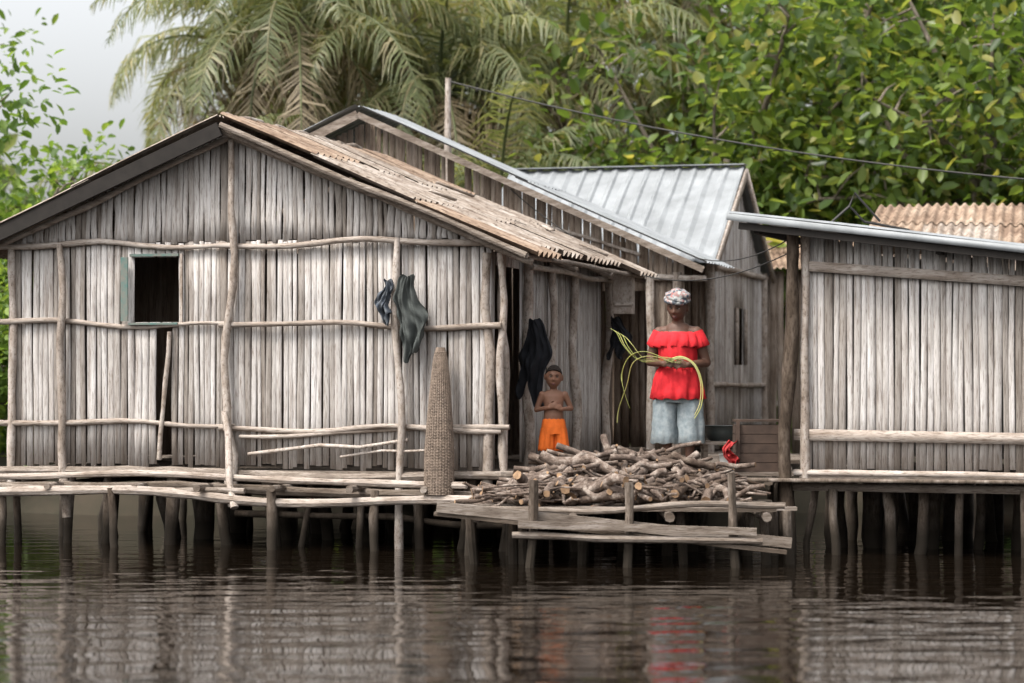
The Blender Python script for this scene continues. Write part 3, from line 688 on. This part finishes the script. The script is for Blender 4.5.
def hand(mb,w,d,nrm,th,s=1.0,curl=.9):
    w=V(w);d=V(d).normalized();nrm=V(nrm); nrm=(nrm-d*nrm.dot(d)).normalized(); sd=d.cross(nrm)
    if sd.dot(V(th))<0: sd=-sd
    rot=Matrix((sd,d,nrm)).transposed()
    sph(mb,w+d*.045*s,(.040*s,.055*s,.017*s),16,12,rot)
    sph(mb,w+d*.02*s+sd*.018*s,(.02*s,.03*s,.016*s),12,8,rot)
    for k,(off,l,r) in enumerate(((.030,.072,.0088),(.010,.080,.0090),(-.010,.074,.0086),(-.029,.058,.0076))):
        p=w+d*.082*s+sd*off*s; a=.15+.06*k; pts=[w+d*.05*s+sd*off*.8*s,p]
        for ln,c in((.45,curl*.5),(.3,curl),(.25,curl*.8)):
            a+=c; q=d*math.cos(a)-nrm*math.sin(a); p=p+q*l*ln*s; pts.append(p)
        rr=[r*s]*3+[r*s*.92,r*s*.78]
        for i in range(4): seg(mb,pts[i],rr[i],pts[i+1],rr[i+1],8)
    p0=w+d*.018*s+sd*.022*s; p1=p0+(d*.55+sd*.75-nrm*.25).normalized()*.038*s; p2=p1+(d*.85+sd*.3-nrm*.45).normalized()*.03*s; p3=p2+(d*.8-sd*.1-nrm*.55).normalized()*.024*s
    seg(mb,p0,.014*s,p1,.0115*s,8); seg(mb,p1,.0115*s,p2,.0095*s,8); seg(mb,p2,.0095*s,p3,.0075*s,8)
def remesh(ob,v,it=3):
    r=ob.modifiers.new('remesh','REMESH'); r.mode='VOXEL'; r.voxel_size=v; r.use_smooth_shade=True
    s=ob.modifiers.new('smooth','SMOOTH'); s.factor=.5; s.iterations=it
def loft(mb,rings,n=56,mat=0,cap=False):
    vs=[]
    for cx,cy,z,rx,ry,am,fr,ph in rings:
        for j in range(n):
            w=2*math.pi*j/n; k=1+am*math.sin(fr*w+ph)+am*.5*math.sin(fr*2*w+ph*2+1)+am*.35*math.sin(3*w+z*20)
            vs.append((cx+math.cos(w)*rx*k,cy+math.sin(w)*ry*k,z+am*.1*math.sin(fr*w+ph)))
    fs=[(i*n+j,i*n+(j+1)%n,(i+1)*n+(j+1)%n,(i+1)*n+j) for i in range(len(rings)-1) for j in range(n)]
    if cap: fs+=[tuple(range(n-1,-1,-1)),tuple(range((len(rings)-1)*n,len(rings)*n))]
    mb.add(vs,fs,mat)
def skinmat(name,c):
    m,nt,b=newmat(name); f=noise_n(nt,(1,1,1),9,4,.6)
    nt.links.new(ramp(nt,f,[(.3,tuple(x*.75 for x in c)),(.7,c)]),b.inputs['Base Color'])
    b.inputs['Roughness'].default_value=.58; b.inputs['Specular IOR Level'].default_value=.35
    return m
M['skin']=skinmat('dark_skin',(.105,.052,.034)); M['skinb']=skinmat('child_skin',(.21,.105,.066))
M['eyew']=plain('eye_white',(.5,.45,.4),.4,.1); M['eyed']=plain('eye_dark',(.012,.009,.008),.4,.1); M['lip']=plain('lips',(.13,.05,.042),.5,.2)
M['red']=plain('red_blouse_cloth',(.60,.02,.028),.85,.3,14,bs=.5); M['shorts']=plain('faded_denim',(.30,.335,.345),.9,.3,22,(.165,.205,.225),bs=.5)
M['orange']=plain('orange_cloth',(.74,.15,.02),.85,.3,14,bs=.4)
W=empty('woman',(1.53,.35,.72),math.radians(-14))
mb=MB()
rot=Matrix.Rotation(math.radians(12),3,'X')@Matrix.Rotation(math.radians(-6),3,'Z')
for z,rx,ry in((.84,.165,.125),(.95,.15,.115),(1.06,.14,.11),(1.15,.145,.115),(1.22,.15,.105),(1.27,.13,.08)): sph(mb,(0,0,z),(rx,ry,.10),20,12)
for q in(-1,1): sph(mb,(q*.07,-.075,1.14),(.065,.06,.07))
seg(mb,(0,.01,1.27),.062,(0,-.012,1.41),.054)
sph(mb,(0,0.005,1.30),(.14,.06,.045))
HS=1.17; HCt=V((0,-.03,1.495))
surf=head(mb,HCt,HS,rot)
arms={-1:dict(sh=(-.172,.0,1.26),el=(-.262,.0,.995),wr=(-.105,-.19,.975)),1:dict(sh=(.172,.0,1.26),el=(.262,.02,.985),wr=(.125,-.185,.965))}
for q,a in arms.items():
    seg(mb,a['sh'],.060,tuple(V(a['sh']).lerp(V(a['el']),.5)),.054); seg(mb,tuple(V(a['sh']).lerp(V(a['el']),.5)),.054,a['el'],.042)
    m_=V(a['el']).lerp(V(a['wr']),.35); seg(mb,a['el'],.041,m_,.040); seg(mb,m_,.040,a['wr'],.026)
    seg(mb,(q*.11,.01,1.272),.056,a['sh'],.056)
hand(mb,(-.105,-.19,.975),(.75,-.6,.05),(-.35,-.75,.5),(0,.1,1),1.0,.75)
hand(mb,(.125,-.185,.965),(-.75,-.6,.05),(.35,-.75,.5),(0,.1,1),1.0,.75)
for q in(-1,1):
    hp_=(q*.09,0,.80); kn=(q*.105,-.015,.46); an=(q*.105,.02,.085)
    seg(mb,hp_,.095,kn,.058); seg(mb,kn,.057,(q*.105,.02,.33),.057); seg(mb,(q*.105,.02,.33),.057,an,.036)
    seg(mb,(q*.105,.03,.04),.036,(q*.115,-.12,.028),.028); sph(mb,(q*.115,-.1,.028),(.045,.07,.024))
    for k in range(5): sph(mb,(q*(.115-.034+.017*k),-.165+.009*abs(k-0),.02),(.011-.001*k,.018,.011))
ob=mb.obj('body',[M['skin']],W,True,False); remesh(ob,.006,3)
mb=MB(); facebits(mb,surf,HS,rot); mb.obj('face_features',[M['eyew'],M['eyed'],M['lip']],W,True,False)
mb=MB()
loft(mb,[(0,.0,1.27,.17,.10,.01,14,0),(0,0,1.262,.208,.114,.02,14,0),(0,-.005,1.235,.228,.136,.04,15,.3),(0,-.01,1.19,.243,.154,.06,15,.5),(0,-.01,1.14,.256,.166,.07,15,.7),(0,-.01,1.13,.25,.160,.07,15,.7)],110)
loft(mb,[(0,-.005,1.24,.17,.13,.01,10,0),(0,-.012,1.14,.182,.158,.02,9,1),(0,-.01,1.04,.178,.145,.03,11,1),(0,-.008,.97,.178,.142,.04,14,2),(0,-.01,.945,.172,.138,.03,16,2),(0,-.01,.91,.195,.155,.05,14,2.2),(0,-.01,.82,.222,.172,.06,12,2.4),(0,-.01,.72,.238,.182,.07,11,2.7),(0,-.01,.655,.25,.19,.075,11,2.9),(0,-.01,.65,.243,.184,.075,11,2.9)],110)
for q in(-1,1):
    a=arms[q]; s0=V(a['sh']);e0=V(a['el']); pts=[s0.lerp(e0,t) for t in(-.05,.1,.3,.46,.49)]
    tube(mb,pts,[.062,.072,.079,.084,.076],20,0,.04)
ob=mb.obj('red_blouse',[M['red']],W,True,False)
mb=MB()
loft(mb,[(0,0,.93,.165,.13,.01,8,0),(0,0,.80,.20,.155,.015,8,0),(0,0,.68,.225,.165,.02,7,1),(0,0,.62,.225,.15,.02,7,1)])
for q in(-1,1):
    loft(mb,[(q*.10,0,.74,.115,.125,.02,6,q),(q*.112,0,.60,.122,.130,.035,6,q),(q*.118,-.005,.5,.118,.125,.06,5,q+1),(q*.12,-.005,.42,.126,.123,.07,5,q+1.8),(q*.122,0,.33,.122,.12,.07,6,q+1.5),(q*.124,0,.245,.130,.12,.06,6,q+2),(q*.124,0,.24,.122,.113,.06,6,q+2),(q*.124,0,.30,.112,.105,.04,6,q+2)])
mb.obj('denim_shorts',[M['shorts']],W,True,False)
m,nt,b=newmat('patterned_headwrap'); tc=nt.nodes.new('ShaderNodeTexCoord'); vo=nt.nodes.new('ShaderNodeTexVoronoi'); vo.inputs['Scale'].default_value=40
nt.links.new(tc.outputs['Object'],vo.inputs['Vector']); sx=nt.nodes.new('ShaderNodeSeparateColor'); nt.links.new(vo.outputs['Color'],sx.inputs[0])
cc=ramp(nt,sx.outputs[0],[(0,(.32,.32,.30)),(.3,(.2,.21,.22)),(.32,(.05,.06,.07)),(.55,(.07,.08,.10)),(.57,(.28,.27,.26)),(.85,(.26,.10,.09)),(1,(.34,.33,.31))])
nt.links.new(cc,b.inputs['Base Color']); b.inputs['Roughness'].default_value=.9; M['wrap']=m
mb=MB()
def wf(d,p):
    k=1+.06*math.sin(d.z*9+d.x*5)+.03*math.sin(d.x*12+d.y*7)
    return V((p.x*k,p.y*k,max(p.z*k,-.03)))
sph(mb,HCt+rot@V((0,.01,.080)),(.122,.128,.092),48,30,rot,wf)
sph(mb,HCt+rot@V((.02,.12,.09)),(.06,.05,.05),20,14,rot,wf)
tube(mb,[HCt+rot@V((math.cos(w)*.104,math.sin(w)*.119+.008,.062+.008*math.sin(w*2))) for w in [i*2*math.pi/24 for i in range(25)]],.02,8,0,.08)
mb.obj('headwrap',[M['wrap']],W,True,False)
M['strip']=leafmat('raffia_strip',[(0,(.40,.45,.15)),(.5,(.56,.57,.24)),(1,(.6,.54,.3))],.3,.5)
mb=MB()
def ribbon(pts,w=.010):
    P=[V(p) for p in pts]; q=[]
    for i in range(len(P)-1):
        p0=P[max(i-1,0)];p1=P[i];p2=P[i+1];p3=P[min(i+2,len(P)-1)]
        for k in range(6):
            t=k/6; q.append(.5*((2*p1)+(p2-p0)*t+(2*p0-5*p1+4*p2-p3)*t*t+(3*p1-p0-3*p2+p3)*t**3))
    q.append(P[-1]); n=len(q); tube(mb,q,[w*(1-.6*i/n) for i in range(n)],6,0,0,None,.3)
h=V((0,-.25,.985))
for dx,dz,k in((0,0,1),(.01,.012,1.05),(-.01,-.01,.93),(.0,.02,.86)):
    ribbon([h+V((.08+dx,-.01,dz)),h+V((-.08,-.03,.03+dz)),h+V((-.30*k,-.04,.02+dz)),h+V((-.43*k,-.03,.14+dz)),h+V((-.50*k,0,.26*k)),h+V((-.56*k,.02,.30*k))])
for dz,k in((0,1),(.012,1.06)):
    ribbon([h+V((-.06,-.01,dz)),h+V((.08,-.04,.04+dz)),h+V((.20*k,-.05,-.02)),h+V((.26*k,-.03,-.18*k)),h+V((.25*k,0,-.36*k)),h+V((.2,0,-.48*k))],.009)
ribbon([h+V((0,-.02,0)),h+V((-.2,-.05,.06)),h+V((-.36,-.05,.0)),h+V((-.42,-.04,-.2)),h+V((-.50,-.02,-.42)),h+V((-.52,0,-.55))],.013)
ribbon([h+V((0,-.02,0)),h+V((-.24,-.05,.10)),h+V((-.40,-.05,.05)),h+V((-.47,-.04,-.12)),h+V((-.44,-.02,-.3)),h+V((-.40,0,-.42))],.013)
mb.obj('palm_strips',[M['strip']],W,True,False)
B=empty('boy',(.385,.5,.72),math.radians(8)); B.scale=(1.06,1.06,1.05)
mb=MB(); rot=Matrix.Rotation(math.radians(4),3,'X')@Matrix.Rotation(math.radians(-8),3,'Z')@Matrix.Rotation(math.radians(4),3,'Y')
loft(mb,[(0,0,.37,.07,.06,0,1,0),(0,0,.41,.09,.07,0,1,0),(0,-.004,.47,.086,.074,0,1,0),(0,-.004,.53,.081,.069,0,1,0),(0,0,.59,.088,.066,0,1,0),(0,0,.645,.097,.058,0,1,0),(0,.002,.68,.088,.045,0,1,0),(0,.003,.70,.05,.035,0,1,0)],40,0,True)
seg(mb,(0,.005,.65),.036,(0,-.006,.725),.031)
BC=V((0,-.012,.815)); surf=head(mb,BC,.95,rot)
for q,el,wr in((-1,(-.148,.02,.525),(-.052,-.085,.545)),(1,(.160,.03,.535),(.058,-.085,.53))):
    sh=(q*.100,.0,.660); seg(mb,sh,.030,el,.0235); seg(mb,el,.023,wr,.017)
hand(mb,(-.052,-.085,.545),(.75,-.35,.45),(-.3,-.8,.1),(0,0,1),.66,.6); hand(mb,(.058,-.085,.53),(-.75,-.35,.4),(.3,-.8,.2),(0,0,1),.66,.7)
for q in(-1,1):
    seg(mb,(q*.048,0,.40),.052,(q*.058,-.005,.235),.036); seg(mb,(q*.058,-.005,.235),.036,(q*.058,.01,.16),.034); seg(mb,(q*.058,.01,.16),.034,(q*.058,.01,.05),.023)
    seg(mb,(q*.058,.015,.025),.022,(q*.066,-.07,.018),.018)
    for k in range(5): sph(mb,(q*(.066-.02+.01*k),-.095+.005*k,.013),(.007,.011,.007))
ob=mb.obj('body',[M['skinb']],B,True,False); remesh(ob,.0045,5)
mb=MB(); facebits(mb,surf,.95,rot); mb.obj('face_features',[M['eyew'],M['eyed'],M['lip']],B,True,False)
mb=MB()
def hf(d,p):
    lim=.056*max(0,-d.y)-.035*max(0,d.y)+.012
    return V((p.x,p.y,max(p.z,lim)))
sph(mb,BC+V((0,.002,.002)),(.0752,.0905,.1062),40,30,rot,hf)
mb.obj('short_hair',[plain('short_black_hair',(.028,.02,.016),.95,.4,90,bs=1)],B,True,False)
mb=MB()
loft(mb,[(0,0,.445,.088,.074,.02,14,0),(0,0,.43,.098,.080,.03,16,0),(0,0,.37,.108,.088,.03,9,1),(0,0,.31,.115,.088,.03,8,1)])
for q in(-1,1): loft(mb,[(q*.052,0,.36,.062,.078,.03,6,q),(q*.06,-.003,.28,.066,.076,.05,6,q),(q*.066,-.003,.20,.070,.076,.06,6,q),(q*.067,-.003,.165,.073,.076,.06,6,q),(q*.067,-.003,.163,.067,.07,.06,6,q),(q*.067,0,.22,.06,.065,.04,6,q)])
mb.obj('orange_shorts',[M['orange']],B,True,False)
# ---------------------------------------------------------------- light, sky, camera
to=V((-.42,-.34,.84)).normalized()
w=bpy.data.worlds.new('World'); sc.world=w; w.use_nodes=True; nt=w.node_tree; bg=nt.nodes['Background']
sky=nt.nodes.new('ShaderNodeTexSky'); sky.sky_type='NISHITA'; sky.sun_disc=False
sky.sun_elevation=math.asin(to.z); sky.sun_rotation=math.atan2(to.x,to.y); sky.dust_density=6; sky.air_density=1.0; sky.ozone_density=1
hs=nt.nodes.new('ShaderNodeHueSaturation'); hs.inputs['Saturation'].default_value=.18; hs.inputs['Value'].default_value=2.5
nt.links.new(sky.outputs[0],hs.inputs['Color']); nt.links.new(hs.outputs[0],bg.inputs[0]); bg.inputs[1].default_value=.15
L=bpy.data.lights.new('sun','SUN'); L.energy=2.5; L.angle=math.radians(10); L.color=(1,.92,.81)
lo=bpy.data.objects.new('sun',L); lo.rotation_euler=(-to).to_track_quat('-Z','Y').to_euler(); col.objects.link(lo)
cam=bpy.data.cameras.new('camera'); co=bpy.data.objects.new('camera',cam); col.objects.link(co)
co.location=(0,-25,1.5); co.rotation_euler=(math.radians(90),0,0); cam.sensor_width=36; cam.lens=96.7; cam.shift_y=.0425; cam.clip_end=1500
cam.dof.use_dof=True; cam.dof.focus_distance=25.2; cam.dof.aperture_fstop=1.6
sc.camera=co
sc.view_settings.view_transform='Standard'; sc.view_settings.look='None'; sc.view_settings.exposure=0
